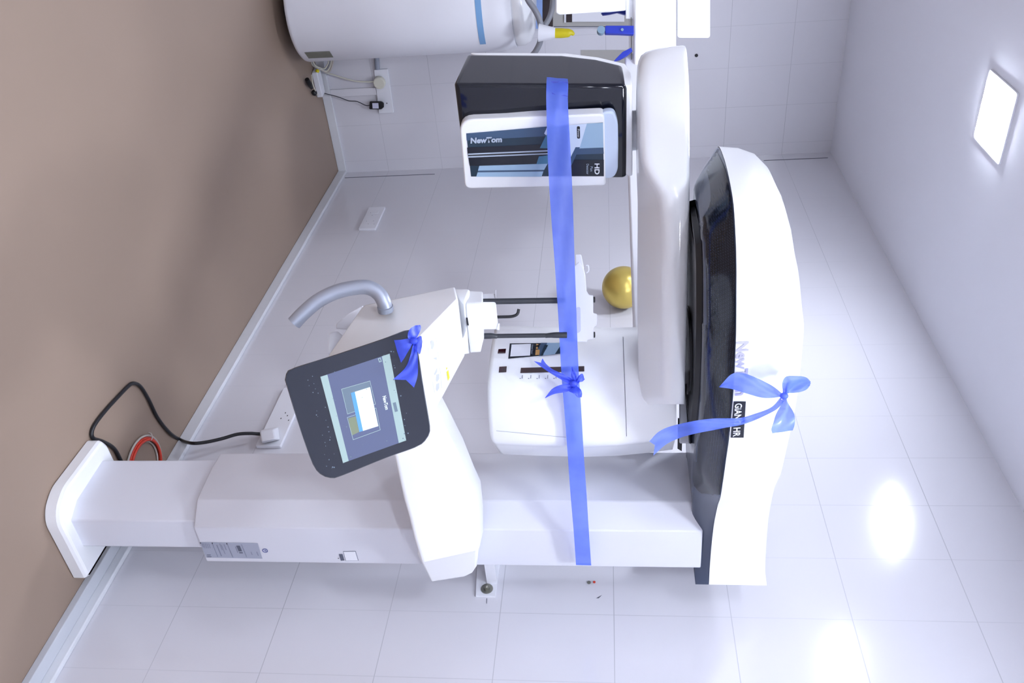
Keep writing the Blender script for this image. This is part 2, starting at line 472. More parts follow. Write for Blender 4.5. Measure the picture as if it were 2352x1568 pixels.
def hring(z, ins, nz=0, ni=0, bz=0):
    q = inset(plan, [(ins*(1-.8*back[i] if ins > 0 else 1)+ni*nose[i]) if p.y < -.13 else 0 for i, p in enumerate(plan)])
    return [Vector((v.x, min(v.y, R[0].y), z+nz*nose[i]+bz*back[i])) for i, v in enumerate(q)]
DK = [hring(1.6705, .105, 0, 0, .018), hring(1.6690, .088, 0, 0, .018), hring(1.6705, .078, 0, 0, .018), hring(1.676, .066, 0, .0, .016), hring(1.690, .042, 0, 0, .012), hring(1.706, .018, 0, 0, .006), hring(1.716, .003, 0, 0, .001), hring(1.72, 0)]
HD = loft('arm_dark_band', DK, DARKB, MA, 50, caps=(1, 0))
WHR = [hring(1.7202, -.0015), hring(1.76, -.001, 0, .004), hring(1.795, .004, -.002, .012), hring(1.822, .014, -.004, .028), hring(1.842, .030, -.006, .05), hring(1.854, .052, -.008, .08), hring(1.860, .09, -.01, .11), hring(1.862, .13, -.01, .12)]
HW = loft('arm_cover', WHR, WHITE, MA, 50, caps=(0, 1))
headw = mesh_surf(HW); headd = mesh_surf(HD)
# slate-blue underside cover showing below the nose
lensp = [(1584, 352), (1600, 352), (1622, 385), (1632, 430), (1633, 462), (1624, 487), (1606, 510), (1598, 545), (1596, 600), (1596, 660), (1588, 660), (1585, 500)]
wlo = [(1600, 352), (1614, 372), (1626, 400), (1632, 430), (1633, 462), (1624, 487), (1609, 510), (1602, 545), (1600, 600), (1603, 700), (1605, 780), (1604, 850), (1600, 950), (1594, 1050), (1592, 1095), (1597, 1118), (1612, 1132)]
whi = [(1648.5, 350), (1659, 372), (1669, 400), (1675, 430), (1681, 462), (1684, 487), (1685.5, 510), (1687, 545), (1689.5, 600), (1689.5, 690), (1688.5, 780), (1684.5, 860), (1677.5, 950), (1665.5, 1050), (1659.5, 1095), (1656, 1118), (1653.5, 1135)]
def ruled(name, A, B, surf, m_, par, off, n=70, k=8):
    a = crom([Vector((x, y, 0)) for x, y in A], n); b = crom([Vector((x, y, 0)) for x, y in B], n)
    vs, fs = [], []
    for i in range(n):
        for j in range(k+1):
            q = a[i].lerp(b[i], j/k); h = surf(q.x, q.y); vs.append(h[0]+h[1]*off if h else None)
    for i in range(n-1):
        for j in range(k):
            q = i*(k+1)+j; f_ = (q, q+1, q+k+2, q+k+1)
            if all(vs[t] is not None for t in f_): fs.append(f_)
    used = sorted({t for f_ in fs for t in f_}); ix = {t: i for i, t in enumerate(used)}
    return link(name, pmesh(name, [vs[t] for t in used], [tuple(ix[t] for t in f_) for f_ in fs]), m_, par, 60)
ruled('dark_window_band', wlo, whi, mesh_surf(HD, True), DARKW, HD, .0012)
# rotor hub under the head
def uring(z, i): return [Vector((v.x, min(v.y, -.60), z)) for v, p in zip(inset(plan, i), plan) if p.y < -.5]
loft('gap_shade_plate', [uring(1.6585, .135), uring(1.6585, .118), uring(1.670, .114)], BLACK, MA, 30)  # black sheet standing in for the shade between rotating arm and head
cyl('rotor_hub', (2.735, -.74, 1.6655), (0, 0, -1), .10, .011, BLACK, MA, bevel=.001)
# writing on the head
text('brand_lettering', 'NewTom', (1693, 785), (-4, 123), (27, -2), headw, LAV, MA, off=.0015, bold=.03)
sticker('model_badge', [(1713, 921), (1708, 1004), (1678, 1004), (1685, 921)], headw, NAVY, MA, off=.0010, nx=10, ny=6)
text('badge_lettering', 'GiANO HR', (1688.5, 925), (-5, 76), (16, -1), headw, TXTW, MA, off=.0022, bold=.02)

# rotating arm under the head
st = [(106, 1574, 1.86, 1552, 1.87, 1540, 1.92), (115, 1578, 1.84, 1500, 1.86, 1492, 1.94), (135, 1580, 1.83, 1471, 1.86, 1467, 1.96),
      (200, 1584, 1.81, 1463, 1.84, 1461, 1.96), (300, 1585, 1.80, 1466, 1.82, 1460, 1.96), (380, 1585, 1.80, 1478, 1.80, 1460, 1.96), (450, 1585, 1.80, 1520, 1.80, 1460, 1.96), (520, 1584, 1.80, 1529, 1.80, 1459, 1.96),
      (700, 1580, 1.805, 1530, 1.805, 1458, 1.96), (880, 1575, 1.83, 1530, 1.83, 1461, 1.97), (912, 1574, 1.835, 1531, 1.835, 1465, 1.97), (928, 1573, 1.84, 1540, 1.84, 1480, 1.965)]
def stsec(s_):
    y, fx, fd, bx, bd, kx, kd = s_
    FT, FB, BB = at(fx, y, fd), at(bx, y, bd), at(kx, y, kd)
    BT = Vector((BB.x, BB.y, FT.z)); return FT, FB, BB, BT
secs = [stsec(q) for q in st]
NS = 60
lines = [crom([q[i] for q in secs], NS) for i in range(4)]
rings = []
for i in range(NS):
    rings.append(rpoly([lines[k][i] for k in range(4)], [.012, .03, .02, .01], 4))
ROT = loft('rotating_arm', rings, WHITE, MA, 35)

# detector
A0, B0 = at(1042, 194, 1.82), at(1072, 413, 1.99)
dn = Vector((B0.y-A0.y, -(B0.x-A0.x), 0)).normalized()
if dn.dot(fw) > 0: dn = -dn
fs2 = plane_surf(A0, dn)
def onf(x, y, o=0): return fs2(x, y)[0]+dn*o
DET = hull('detector_housing', [at(1042, 194, 1.82), onf(1069, 411), at(1074, 124, 1.95), at(1440, 196, 1.82), onf(1441, 411), at(1430, 149, 1.905), at(1290, 125, 1.945), at(1370, 135, 1.93), at(1085, 300, 2.08), at(1440, 300, 2.06), at(1085, 180, 2.06), at(1300, 180, 2.06), onf(1240, 411)], DARK, MA, bevel=.010, seg=5)
hull('detector_shell', [at(1079, 121, 1.97), at(1300, 122, 1.97), at(1372, 131, 1.957), at(1435, 146, 1.93), at(1448, 165, 1.89), at(1452, 196, 1.826), at(1441.5, 196, 1.826), onf(1453, 405, -.002), onf(1442, 405, -.002), at(1100, 140, 2.09), at(1450, 380, 2.09), at(1444, 380, 2.09), at(1440, 180, 2.07), at(1300, 160, 2.09)], WHITE, MA, bevel=.004)
pv = at(1453, 300, 1.95)
cyl('detector_pivot', pv-Vector((0, 0, .006)), (0, 0, 1), .045, .02, WHITE2, MA)
detsurf = mesh_surf(DET)
# sensor cassette with its front label
def fpoly(pts, o): return [onf(x, y, o) for x, y in pts]
prism('sensor_grip', rpoly(fpoly([(1380, 252), (1410, 249), (1419, 275), (1420, 330), (1419, 385), (1410, 402), (1380, 405)], .012), .012), dn*-.020, SHELLB, MA, bevel=.004)
CS = prism('sensor_cassette', rpoly(fpoly([(1057, 264), (1388, 250), (1391, 414), (1070, 421)], .022), [.030, .012, .008, .016], 5), dn*-.030, WHITE, MA, bevel=.004)
s22 = plane_surf(A0+dn*.022, dn)
LB = sticker('front_label', [(1071, 306), (1385, 281), (1387, 404), (1082, 405)], s22, LTEAL, CS, off=.0006)
def lab(nm, q, m_, o=.001): return stickers(nm, q, s22, m_, CS, off=o)
lab('label_bands', [[(1071, 306), (1256, 290), (1256, 312), (1072, 322)]], LMID)
lab('label_dark_band', [[(1074, 351), (1258, 346), (1250, 374), (1100, 380), (1079, 380)], [(1312, 366), (1387, 366), (1387, 404), (1300, 404)]], LDARK, .0012)
lab('label_dark_strip', [[(1073, 338), (1260, 330), (1260, 346), (1074, 351)]], NAVY, .0011)
lab('label_blue_panel', [[(1101, 380), (1258, 375), (1250, 389), (1098, 391)], [(1097, 395), (1248, 393), (1244, 405), (1094, 405)], [(1348, 283), (1385, 281), (1386, 338), (1330, 340)]], LBLUE, .0013)
lab('label_panel_shadow_print', [[(1098, 391), (1250, 389), (1248, 393), (1097, 395)]], LMID, .0013)
lab('label_light_panel', [[(1305, 287), (1348, 283), (1332, 337), (1306, 390)], [(1250, 306), (1257, 290), (1257, 312)]], LWHT, .0014)
lab('label_mid_panel', [[(1330, 340), (1386, 338), (1387, 352), (1322, 354)], [(1322, 337), (1332, 337), (1312, 380), (1306, 370)]], LMID, .0015)
lab('label_cyan_wedge', [[(1253, 312), (1262, 300), (1262, 340), (1240, 339)], [(1238, 358), (1262, 355), (1262, 375), (1232, 376)]], mat('label_cyan', (70, 124, 156), .3, noise=.02), .0016)
lab('slot_edges', [[(1075, 351.5), (1262, 343.5), (1262, 346.5), (1075, 354.8)], [(1075, 357.6), (1262, 350.5), (1262, 353), (1075, 361)]], TXTG, .0018)
lab('slot', [[(1077, 354.8), (1262, 346.5), (1262, 350.5), (1077, 357.6)]], BLACK, .0018)
text('label_lettering', 'NewTom', (1081, 327.6), (72, -3.2), (.6, -12.5), s22, TXTG, CS, off=.0024, bold=.045)
text('detector_lettering', 'HD', (1366, 374), (0, 25), (11, 0), s22, TXTW, CS, off=.0024, bold=.02)
text('detector_lettering', 'Pan', (1356, 381), (0, 11), (5.5, 0), s22, TXTG, CS, off=.0024)
text('detector_lettering', 'Detector', (1347, 375), (0, 24), (5.5, 0), s22, TXTG, CS, off=.0024)
prism('power_badge', rpoly([s22(x, y)[0]+dn*.001 for x, y in ((1325, 289), (1332, 289), (1332.5, 317), (1325.5, 317))], .0034), dn*.0012, BLACK, CS)
text('badge_lettering', 'Power', (1327, 295), (0, 19), (4, 0), s22, TXTW, CS, off=.003)

# tube head
tp = [at(1134, 748, 2.13), at(1130, 790, 2.055), at(1121, 868, 1.992), at(1121, 935, 1.982), at(1132, 1008, 2.01), at(1150, 1024, 2.06)]
TZ = 1.203
tpl = [Vector((p.x, p.y, TZ)) for p in tp]
tpl2 = [Vector((tpl[0].x, tpl[0].y, TZ))]+crom(tpl, 36)[1:] + [Vector((2.735, -.425, TZ)), Vector((2.60, -.46, TZ)), Vector((2.50, -.60, TZ))]
def tring(z, ins, sx=0):
    q = inset(tpl2, ins); return [Vector((v.x+sx*.4, v.y+sx, z)) for v in q]
TB = loft('tube_head', [tring(1.200, .03), tring(1.2005, .012), tring(1.206, .003), tring(1.214, 0), tring(1.30, 0, .004), tring(1.42, .0, .007), tring(1.50, .003, .007), tring(1.56, .006, .004), tring(1.632, .012, 0)], WHITE, MA, 50)
tsf = mesh_surf(TB)
def quad_r(name, pts, m_, off=.001): 
    return sticker(name, pts, tsf, m_, TB, off=off, nx=6, ny=6)
quad_r('window', [(1145, 802), (1162.5, 801), (1161, 811.5), (1143, 812)], WIN)
quad_r('window', [(1147, 842.5), (1164, 841.5), (1163, 855), (1145.5, 856)], WIN)
sticker('laser_slot', [(1196.5, 845), (1342, 841), (1342, 853), (1195, 857)], tsf, WIN, TB, off=.001, nx=20, ny=3)
ticks = []
for i in range(8):
    x = 1199.5+19.4*i
    ticks.append([(x, 861.5), (x+1.2, 861.5), (x+.7, 869.5), (x-.5, 869.5)])
    ticks.append([(x-6, 868.8), (x-3, 868.6), (x-3, 870), (x-6, 870.2)])
stickers('scale_marks', ticks, tsf, INK, TB, off=.0012)
sticker('mode_label', [(1171, 789), (1292, 787.5), (1292, 812), (1167.5, 824)], tsf, LDARK, TB, off=.001, nx=14, ny=4)
sticker('label_window', [(1175, 792), (1219.5, 790.5), (1217.5, 817.5), (1172, 819.5)], tsf, WHITE2, TB, off=.0018, nx=6, ny=3)
stickers('label_graphics', [[(1243, 788.2), (1257, 788.2), (1246, 818), (1238, 818.5), (1235, 803)]], tsf, LMID, TB, off=.0018)
stickers('label_graphics_light', [[(1257, 788.2), (1292, 788.5), (1292, 812), (1247, 817.5)]], tsf, LBLUE, TB, off=.0018)
stickers('label_graphics_dark', [[(1251, 793.5), (1259, 794), (1246, 818), (1241, 818)], [(1286, 797), (1292, 795), (1292, 812), (1275, 814)]], tsf, LTEAL, TB, off=.0024)
stickers('warning_print', [[(1230.5, 804.5), (1240, 804.5), (1239, 816.5), (1229.5, 817)], [(1232, 791), (1238, 793), (1232, 795.5)], [(1231.5, 798), (1235.5, 798), (1235.5, 803), (1231, 803)]], tsf, PLASTF, TB, off=.0028)
text('label_lettering', 'Volume Sensor', (1221.5, 792.5), (-1.5, 22), (4, 0), tsf, TXTG, TB, off=.0028)
stickers('panel_seam', [[(1435, 774), (1436.2, 774), (1440, 1001), (1439, 1001)]], tsf, SCUFF, TB, off=.0012) if False else None
sticker('panel_seam', [(1430.5, 774), (1431.6, 774), (1439.8, 1001), (1438.7, 1001)], tsf, SCUFF, TB, off=.0012, nx=1, ny=30)
sticker('panel_seam', [(1140, 988), (1300, 1003), (1300, 1003.7), (1140, 988.7)], tsf, INKL, TB, off=.0012, nx=24, ny=1)
# rotor neck linking tube head with the head
hull('rotor_neck', [at(x, y, d) for x in (1560, 1588) for y, d in ((850, 1.99), (1018, 2.07), (870, 2.15), (1016, 2.2))], WHITE2, MA, bevel=.004)
hull('neck_gasket', [at(x, y, d) for x, y, d in ((1557, 960, 2.06), (1569, 960, 2.06), (1556, 1030, 2.1), (1566, 1036, 2.1), (1557, 985, 2.2), (1566, 1000, 2.2))], BLACK, MA)
hull('neck_cover', [at(x, y, d) for x, y, d in ((1572, 880, 1.93), (1590, 880, 1.93), (1582, 1019, 2.0), (1589, 1019, 2.0), (1577, 900, 2.1), (1590, 1010, 2.1))], DARK, MA, bevel=.003)

# patient support: arm, console body, chin rest
arm = [  # y, top x, bottom x, depth
    ((990, 925), (890, 985), 1.93), ((1022, 985), (899, 1025), 1.965), ((1052, 1045), (908, 1068), 1.99), ((1078, 1110), (925, 1145), 2.01), ((1094, 1145), (938, 1190), 2.02), ((1100, 1200), (950, 1240), 2.03), ((1100, 1262), (966, 1292), 2.055)]
rg = []
for a_, b_, d in arm:
    T1, B1 = at(*a_, d), at(*b_, d)
    off = Vector((-.085, .02, 0))
    rg.append(rpoly([T1, B1, B1+off, T1+off], .012, 3))
ARM = loft('support_arm', rg, WHITE, MA, 40)
# wrap-around mount at the side of the column
def sx(x, y, X): return on(x, y, 0, X)
hull('arm_mount', [sx(1092, 1243, 2.935), sx(1098, 1262, 2.935), sx(1096, 1300, 2.93), sx(1085, 1316, 2.925), sx(1062, 1327, 2.925), sx(990, 1338, 2.92), sx(958, 1274, 2.935), sx(962, 1250, 2.935)]
     + [Vector((2.868, p.y, p.z)) for p in (sx(1092, 1243, 2.935), sx(1098, 1262, 2.935), sx(1085, 1316, 2.925), sx(990, 1338, 2.92), sx(958, 1274, 2.935))], WHITE, MA, bevel=.006)
BODY = hull('console_body', [at(1045, 658, 1.84), at(1052, 686, 1.78), at(838, 699, 1.87), at(830, 707, 1.87), at(751, 820, 1.82), at(965, 775, 1.74), at(880, 862, 1.735), at(790, 900, 1.80), at(1068, 816, 1.87), at(1001, 941, 1.93), at(880, 1005, 1.93), at(1040, 700, 1.98), at(860, 740, 2.0), at(1050, 800, 2.0), at(980, 900, 2.03)], WHITE, MA, bevel=.010)
bsf = mesh_surf(BODY)
hull('hand_rest', [at(770, 755, 1.93), at(772, 742, 1.93), at(800, 720, 1.94), at(835, 700, 1.95), at(835, 757, 1.96), at(790, 757, 2.0), at(830, 715, 2.0)], WHITE2, MA, bevel=.003)
hull('hand_rest', [at(753, 818, 1.90), at(755, 764, 1.92), at(775, 758, 1.93), at(800, 780, 1.95), at(780, 820, 1.95), at(770, 790, 1.98)], WHITE2, MA, bevel=.003)
# grab handle
hp = [(675, 742, 1.80), (698, 718, 1.80), (730, 691, 1.80), (770, 671, 1.80), (812, 661, 1.80), (845, 660, 1.80), (868, 672, 1.80), (881, 692, 1.80), (886, 716, 1.81)]
tube('grab_handle', [at(*q) for q in hp], .0155, SILVER, MA, n=60, seg=24)
hb = lift(bsf, 884, 709, .0)
tube('handle_collar', [at(884.4, 703, 1.802), at(886, 713, 1.808)], .0168, GREYP, MA, n=2, seg=24)
# keypad and sticker on the console body
keys = [[(989, 782), (994, 781), (997, 791), (993, 801), (989, 800)], [(995, 821), (1002, 819), (1003, 830), (999, 839), (995, 836)], [(996, 843), (1003, 841), (1003, 853), (998, 861), (995, 857)], [(1001, 859), (1008, 857), (1008, 869), (1003, 876), (1000, 872)], [(1001, 881), (1008, 878), (1008, 890), (1003, 898), (1000, 893)]]
for kq in keys: stickers('key', [kq], bsf, KEY, BODY, off=.0015)
def ol(pts, w):
    return [[(x1, y1), (x2, y2), (x2+w, y2), (x1+w, y1)] for (x1, y1), (x2, y2) in zip(pts, pts[1:])]
stickers('keypad_outline', ol([(982, 797), (983, 815), (989, 860), (997, 901)], 1)+ol([(1000, 775), (1005, 815), (1011, 860), (1013, 890)], 1), bsf, KEY, BODY, off=.0013)
stickers('warning_sticker', [[(1025, 853), (1029, 848), (1032, 866), (1028, 874)], [(1023.5, 843), (1027, 843), (1024.5, 849)]], bsf, YEL2, BODY, off=.0015)
# neck and bite-block turret
hull('chin_turret', [at(1040, 664, 1.90), at(1079, 664, 1.88), at(1066, 696, 1.85), at(1072, 760, 1.835), at(1079, 812, 1.88), at(1050, 816, 1.88), at(1060, 670, 1.97), at(1075, 800, 1.97), at(1040, 800, 1.97)], WHITE, MA, bevel=.004)
hull('chin_turret_top', [at(1076, 667, 1.90), at(1109, 669, 1.90), at(1070, 697, 1.85), at(1109, 695, 1.85), at(1073, 752, 1.835), at(1112, 775, 1.84), at(1080, 810, 1.87), at(1104, 808, 1.87), at(1078, 680, 1.97), at(1106, 680, 1.97), at(1080, 800, 1.97), at(1104, 800, 1.97)], WHITE, MA, bevel=.004)
hull('turret_notch', [at(1070, 729, 1.832), at(1074, 729, 1.832), at(1077, 747, 1.832), at(1073, 747, 1.832), at(1072, 735, 1.86), at(1076, 745, 1.86)], BLACK, MA)
hull('chin_tray', [at(1108, 674, 1.93), at(1137, 673, 1.93), at(1108, 690, 1.89), at(1138, 690, 1.89), at(1109, 757, 1.87), at(1145, 756, 1.87), at(1137, 735, 1.87), at(1110, 740, 1.96), at(1138, 740, 1.96)], WHITE2, MA, bevel=.003)
hull('tray_lip', [at(1137, 666, 1.93), at(1140, 665, 1.93), at(1137, 684, 1.90), at(1140, 684, 1.90), at(1138, 675, 1.95)], WHITE2, MA, bevel=.001)
hull('tray_lip', [at(1140, 757, 1.868), at(1147, 758, 1.868), at(1148, 742, 1.868), at(1144, 742, 1.868), at(1143, 750, 1.89), at(1147, 750, 1.89)], WHITE2, MA, bevel=.001)
# temple rods and hook
tube('temple_rod', [at(1104.5, 692.5, 1.895), at(1200, 691, 1.895), at(1300, 689.5, 1.895)], .0067, CARBON, MA, n=12, seg=16)
tube('temple_rod', [at(1112, 771.8, 1.885), at(1300, 769.6, 1.885)], .0050, CARBON, MA, n=6, seg=16)
tube('rod_sleeve', [at(1112, 771.5, 1.883), at(1132, 771.3, 1.883), at(1142, 772.4, 1.884)], [.0067, .0067, .0048], CARBON, MA, n=8, seg=16)
tube('rod_sleeve', [at(1252, 771.2, 1.883), at(1266, 769.6, 1.883), at(1302, 769.2, 1.883)], [.0048, .0067, .0067], CARBON, MA, n=8, seg=16)
tube('bite_hook', [at(1111, 728.3, 1.90), at(1150, 727.6, 1.90), at(1176, 726.4, 1.90), at(1188, 721, 1.90), at(1191.5, 709.5, 1.90)], .0034, BLACK, MA, n=24, seg=12)
# forehead support
fh = [(1290, 672), (1300, 640), (1318, 612), (1330, 600), (1340, 614), (1344.5, 630), (1347.5, 668), (1353, 677), (1363, 677.6), (1363, 718.5), (1371, 720), (1372.5, 733), (1371, 747), (1363.7, 752), (1363.7, 779), (1349, 780), (1349, 785), (1296, 785), (1296, 700)]
prism('forehead_support', [at(x, y, 1.895) for x, y in fh], fw*.045, WHITE2, MA, bevel=.003)
hull('forehead_pad', [at(1322, 584, 1.97), at(1335, 584, 1.97), at(1322, 612, 1.95), at(1342, 618, 1.95), at(1325, 590, 2.0), at(1338, 610, 2.0)], WHITE2, MA, bevel=.002)
prism('forehead_slot', rpoly([at(x, y, 1.8935) for x, y in ((1322, 706), (1333, 704), (1334, 762), (1322, 766))], .008), fw*.0008, KEY, MA)
tube('support_clip', [at(1346, 609.5, 1.93), at(1351, 610, 1.93), at(1352, 622, 1.93), at(1347, 627, 1.93)], .0016, WHITE2, MA, n=14, seg=8)
for yy in (688, 768.5): cyl('knob', at(1362, yy, 1.91), up, .0068, .0045, BLACK, MA, seg=20, bevel=.0008)

# control tablet
out = [(653, 872), (657, 856), (672, 845), (760, 817), (880, 777), (935, 757), (952, 766), (960, 800), (972, 880), (988, 975), (988, 992), (978, 1012), (955, 1028), (880, 1055), (778, 1096), (755, 1098), (735, 1090), (718, 1068), (698, 1015), (675, 945)]
SP = at(720, 930, 1.66); 
c1, c2, c3, c4 = at(655, 860, 1.665), at(945, 760, 1.70), at(985, 1005, 1.70), at(745, 1097, 1.665)
sn = ((c2-c1).cross(c3-c1)).normalized()
if sn.dot(fw) > 0: sn = -sn
ssf = plane_surf((c1+c2+c3+c4)/4, sn)
def spt(x, y, o=0): return ssf(x, y)[0]+sn*o
front = crom([spt(x, y) for x, y in out]+[spt(*out[0])], 80)[:-1]
cen = sum(front, Vector())/len(front)
def srow(k, o): return [cen+(p-cen)*k+sn*o for p in front]
TAB = loft('control_tablet', [srow(.90, -.034), srow(.965, -.028), srow(.99, -.018), srow(1.0, -.008), srow(.996, -.003), srow(.985, 0)], BEZEL, MA, 50)
sticker('display', [(736, 865), (895, 812), (933, 1011), (788, 1063)], ssf, SCRBG, TAB, off=.0008)
sticker('status_bar', [(736, 865), (752, 860), (801, 1058), (788, 1063)], ssf, SCRBAR, TAB, off=.0014)
sticker('status_bar', [(877, 818), (895, 812), (933, 1011), (916, 1017)], ssf, SCRBAR, TAB, off=.0014)
stickers('image_thumbnail', [[(784, 893), (848, 875), (858, 925), (800, 950)]], ssf, SCRG, TAB, off=.0013)
stickers('image_thumbnail', [[(800, 960), (830, 952), (838, 985), (808, 1000)]], ssf, SCRO, TAB, off=.0013)
def outline(q, w=1.0):
    res = []
    for (x1, y1), (x2, y2) in zip(q, q[1:]+q[:1]):
        dx, dy = x2-x1, y2-y1; l = math.hypot(dx, dy); nx_, ny_ = -dy/l*w, dx/l*w
        res.append([(x1, y1), (x2, y2), (x2+nx_, y2+ny_), (x1+nx_, y1+ny_)])
    return res
stickers('thumbnail_frame', outline([(784, 893), (850, 874), (863, 928), (798, 951)])+outline([(797, 958), (864, 936), (874, 987), (811, 1010)]), ssf, SCRBAR, TAB, off=.0016)
stickers('dialog', [[(815, 899.5), (850, 888.5), (869, 978), (834, 989)]], ssf, SCRW, TAB, off=.002)
stickers('dialog_header', [[(806, 902), (815, 899.5), (834, 989), (825.5, 991.5)]], ssf, SCRB, TAB, off=.002)
stickers('screen_icon', outline([(868, 823), (874, 821), (877, 830), (871, 832)], 1.6), ssf, SCRBAR, TAB, off=.002)
stickers('screen_button', [[(902, 925), (909, 923), (914, 944), (907, 946)]], ssf, SCRG, TAB, off=.002)
text('screen_lettering', 'NewTom', (878.5, 910), (7, 31), (8, -2), ssf, SCRW, TAB, off=.002, bold=.02)
import random
random.seed(4)
dust = []
for k in range(60):
    a, b = random.random(), random.random()
    edge = random.random() < .7
    if edge: a = random.choice((random.uniform(.0, .12), random.uniform(.86, .98)))
    p = Vector((700, 868)).lerp(Vector((752, 1078)), b).lerp(Vector((908, 800)).lerp(Vector((955, 1015)), b), a)
    r_ = random.uniform(.6, 1.7)
    dust.append([(p.x+r_*math.cos(t), p.y+r_*math.sin(t)) for t in [i*math.pi/3 for i in range(6)]])
dd = stickers('dust_specks', dust, ssf, SCRG, TAB, off=.0024)
dd['kind'] = 'stuff'

# labels on the column
sd = colsurf
def sheet(name, q, m_, par, off=.0008, nx=1, ny=1): return sticker(name, q, sd, m_, par, off=off, nx=nx, ny=ny)
sheet('rating_label', [(459, 1244), (592, 1246.5), (603, 1282), (474, 1279.5)], STICK, COVER)
rows = []
def lrow(x, y0, y1, w, xo): return [(x, y0), (x+w, y0), (x+w+xo, y1), (x+xo, y1)]
for (x, y0, y1, w) in ((463, 1246, 1256, 1.5), (488, 1249, 1278, 1.5), (497, 1250, 1276, 2.4), (504, 1247, 1262, 1.6), (508, 1250, 1271, 1.4), (514, 1249, 1262, 1.6), (522, 1249, 1279, 1.5), (540, 1254, 1268, 1.8), (554, 1249, 1278, 1.4), (576, 1266, 1273, 1.6), (589, 1266, 1275, 2)):
    rows.append(lrow(x, y0, y1, w, (y1-y0)*.42))
for x in (467, 471, 475, 479): rows.append(lrow(x, 1247, 1258, 1.2, 4))
stickers('label_text_lines', rows, sd, INKL, COVER, off=.0013)
for q_ in (lrow(543, 1252, 1265, 8, 5.5), lrow(549.5, 1267, 1269.5, 8, 1), lrow(475.5, 1272.5, 1274, 9, 0), lrow(476, 1276.5, 1278, 10, 0)): stickers('label_barcode', [q_], sd, INK, COVER, off=.0013)
for q_ in (lrow(486.5, 1245, 1248, 2, 1), lrow(520, 1246, 1249, 2, 1), lrow(459.5, 1245, 1247, 2, 1)): stickers('label_symbol', [q_], sd, INKD, COVER, off=.0014)
cc = [(609.2, 1263.4)]
ringq = []
for i in range(20):
    a, b = 2*math.pi*i/20, 2*math.pi*(i+1)/20
    ringq.append([(609.2+6.4*math.cos(a)+1.2*math.sin(a), 1263.4+4.6*math.sin(a)), (609.2+6.4*math.cos(b)+1.2*math.sin(b), 1263.4+4.6*math.sin(b)), (609.2+4.8*math.cos(b)+1*math.sin(b), 1263.4+3.3*math.sin(b)), (609.2+4.8*math.cos(a)+1*math.sin(a), 1263.4+3.3*math.sin(a))])
ringq.append([(607, 1263), (609, 1262), (612, 1264), (612, 1265.4), (609, 1264)])
stickers('round_mark', ringq, sd, mat('navy_blue_print', (52, 70, 150), .5, noise=.02), COVER, off=.0014)
stickers('blank_sticker', [[(788, 1265), (817, 1264.5), (824, 1286.5), (793.5, 1287)]], sd, INKL, COVER, off=.0008)
stickers('blank_sticker', [[(789.2, 1266), (816.2, 1265.5), (822.4, 1285.7), (795, 1286)]], sd, WHITE2, COVER, off=.0014)
stickers('small_tag', [[(778.3, 1271.3), (787, 1271.3), (791.5, 1286), (783, 1286.5)]], sd, INK, COVER, off=.0012)
stickers('small_dot', [[(776, 1280.7), (778, 1280), (779, 1281.3), (777, 1282.4)]], sd, INKD, COVER, off=.0012)

# cephalometric arm
def beam(name, a, b, w, m_, parent, hz, bevel=.006):
    a, b = Vector(a), Vector(b); t = (b-a).normalized(); n = Vector((-t.y, t.x, 0)).normalized()*w/2
    z = Vector((0, 0, hz/2))
    return loft(name, [[a+n+z, a-n+z, a-n-z, a+n-z], [b+n+z, b-n+z, b-n-z, b+n-z]], m_, parent, 30, bevel)
cd = 3.0
cz = at(1505, 60, cd).z
cross = [at(1456, -160, cd), at(1456, 150, cd), at(1554, 150, cd), at(1553, -160, cd)]
CE = prism('cephalometric_arm', cross, fw*.14, WHITE, MA, bevel=.008)
ceA = at(1505, 145, cd+.07)
beam('cephalometric_link', (ceA.x, ceA.y, 1.60), (2.60, -.36, 1.60), .10, WHITE2, MA, .10)
hull('ceph_top_box', [at(x, y, d) for x in (1556, 1631) for y in (-150, 87) for d in (3.05, 3.2)], WHITE2, MA, bevel=.01)
hull('ceph_collimator', [at(x, y, d) for x, y in ((1276, -150), (1276, 30), (1284, 34), (1437, 24), (1437, -150)) for d in (3.0, 3.1)], WHITE, MA, bevel=.005)
hull('collimator_mount', [at(x, y, d) for x in (1437, 1456) for y in (-60, 44) for d in (3.02, 3.1)], WHITE2, MA, bevel=.003)
prism('ear_rod', rpoly([at(x, y, 2.98) for x, y in ((1390, 58.5), (1456, 58.5), (1456, 78.5), (1420, 77), (1390, 76.5))], [.005, 0, 0, 0, .005]), fw*.02, BLUE, MA, bevel=.002)
cyl('ear_plug', at(1381, 68, 2.975), -fw, .0135, -.022, GREYB, MA, seg=24)
cyl('rod_screw', at(1429, 68.5, 2.979), -fw, .005, .003, GREYB, MA, seg=12)
prism('ear_rod', [at(x, y, 3.0) for x, y in ((1416, 133), (1430, 119), (1450, 109), (1453, 117), (1440, 127), (1424, 136), (1410, 140))], fw*.015, BLUE, MA, bevel=.001)
prism('ear_rod', [at(x, y, 3.11) for x, y in ((1381, 29), (1400, 28), (1437, 24), (1437, 33), (1418, 28), (1400, 32), (1385, 34))], fw*.012, BLUE, MA, bevel=.001)
tube('nose_rod', [at(1449.5, 40, 3.02), at(1450.5, 150, 3.02)], .0016, STEEL, MA, n=3, seg=8)

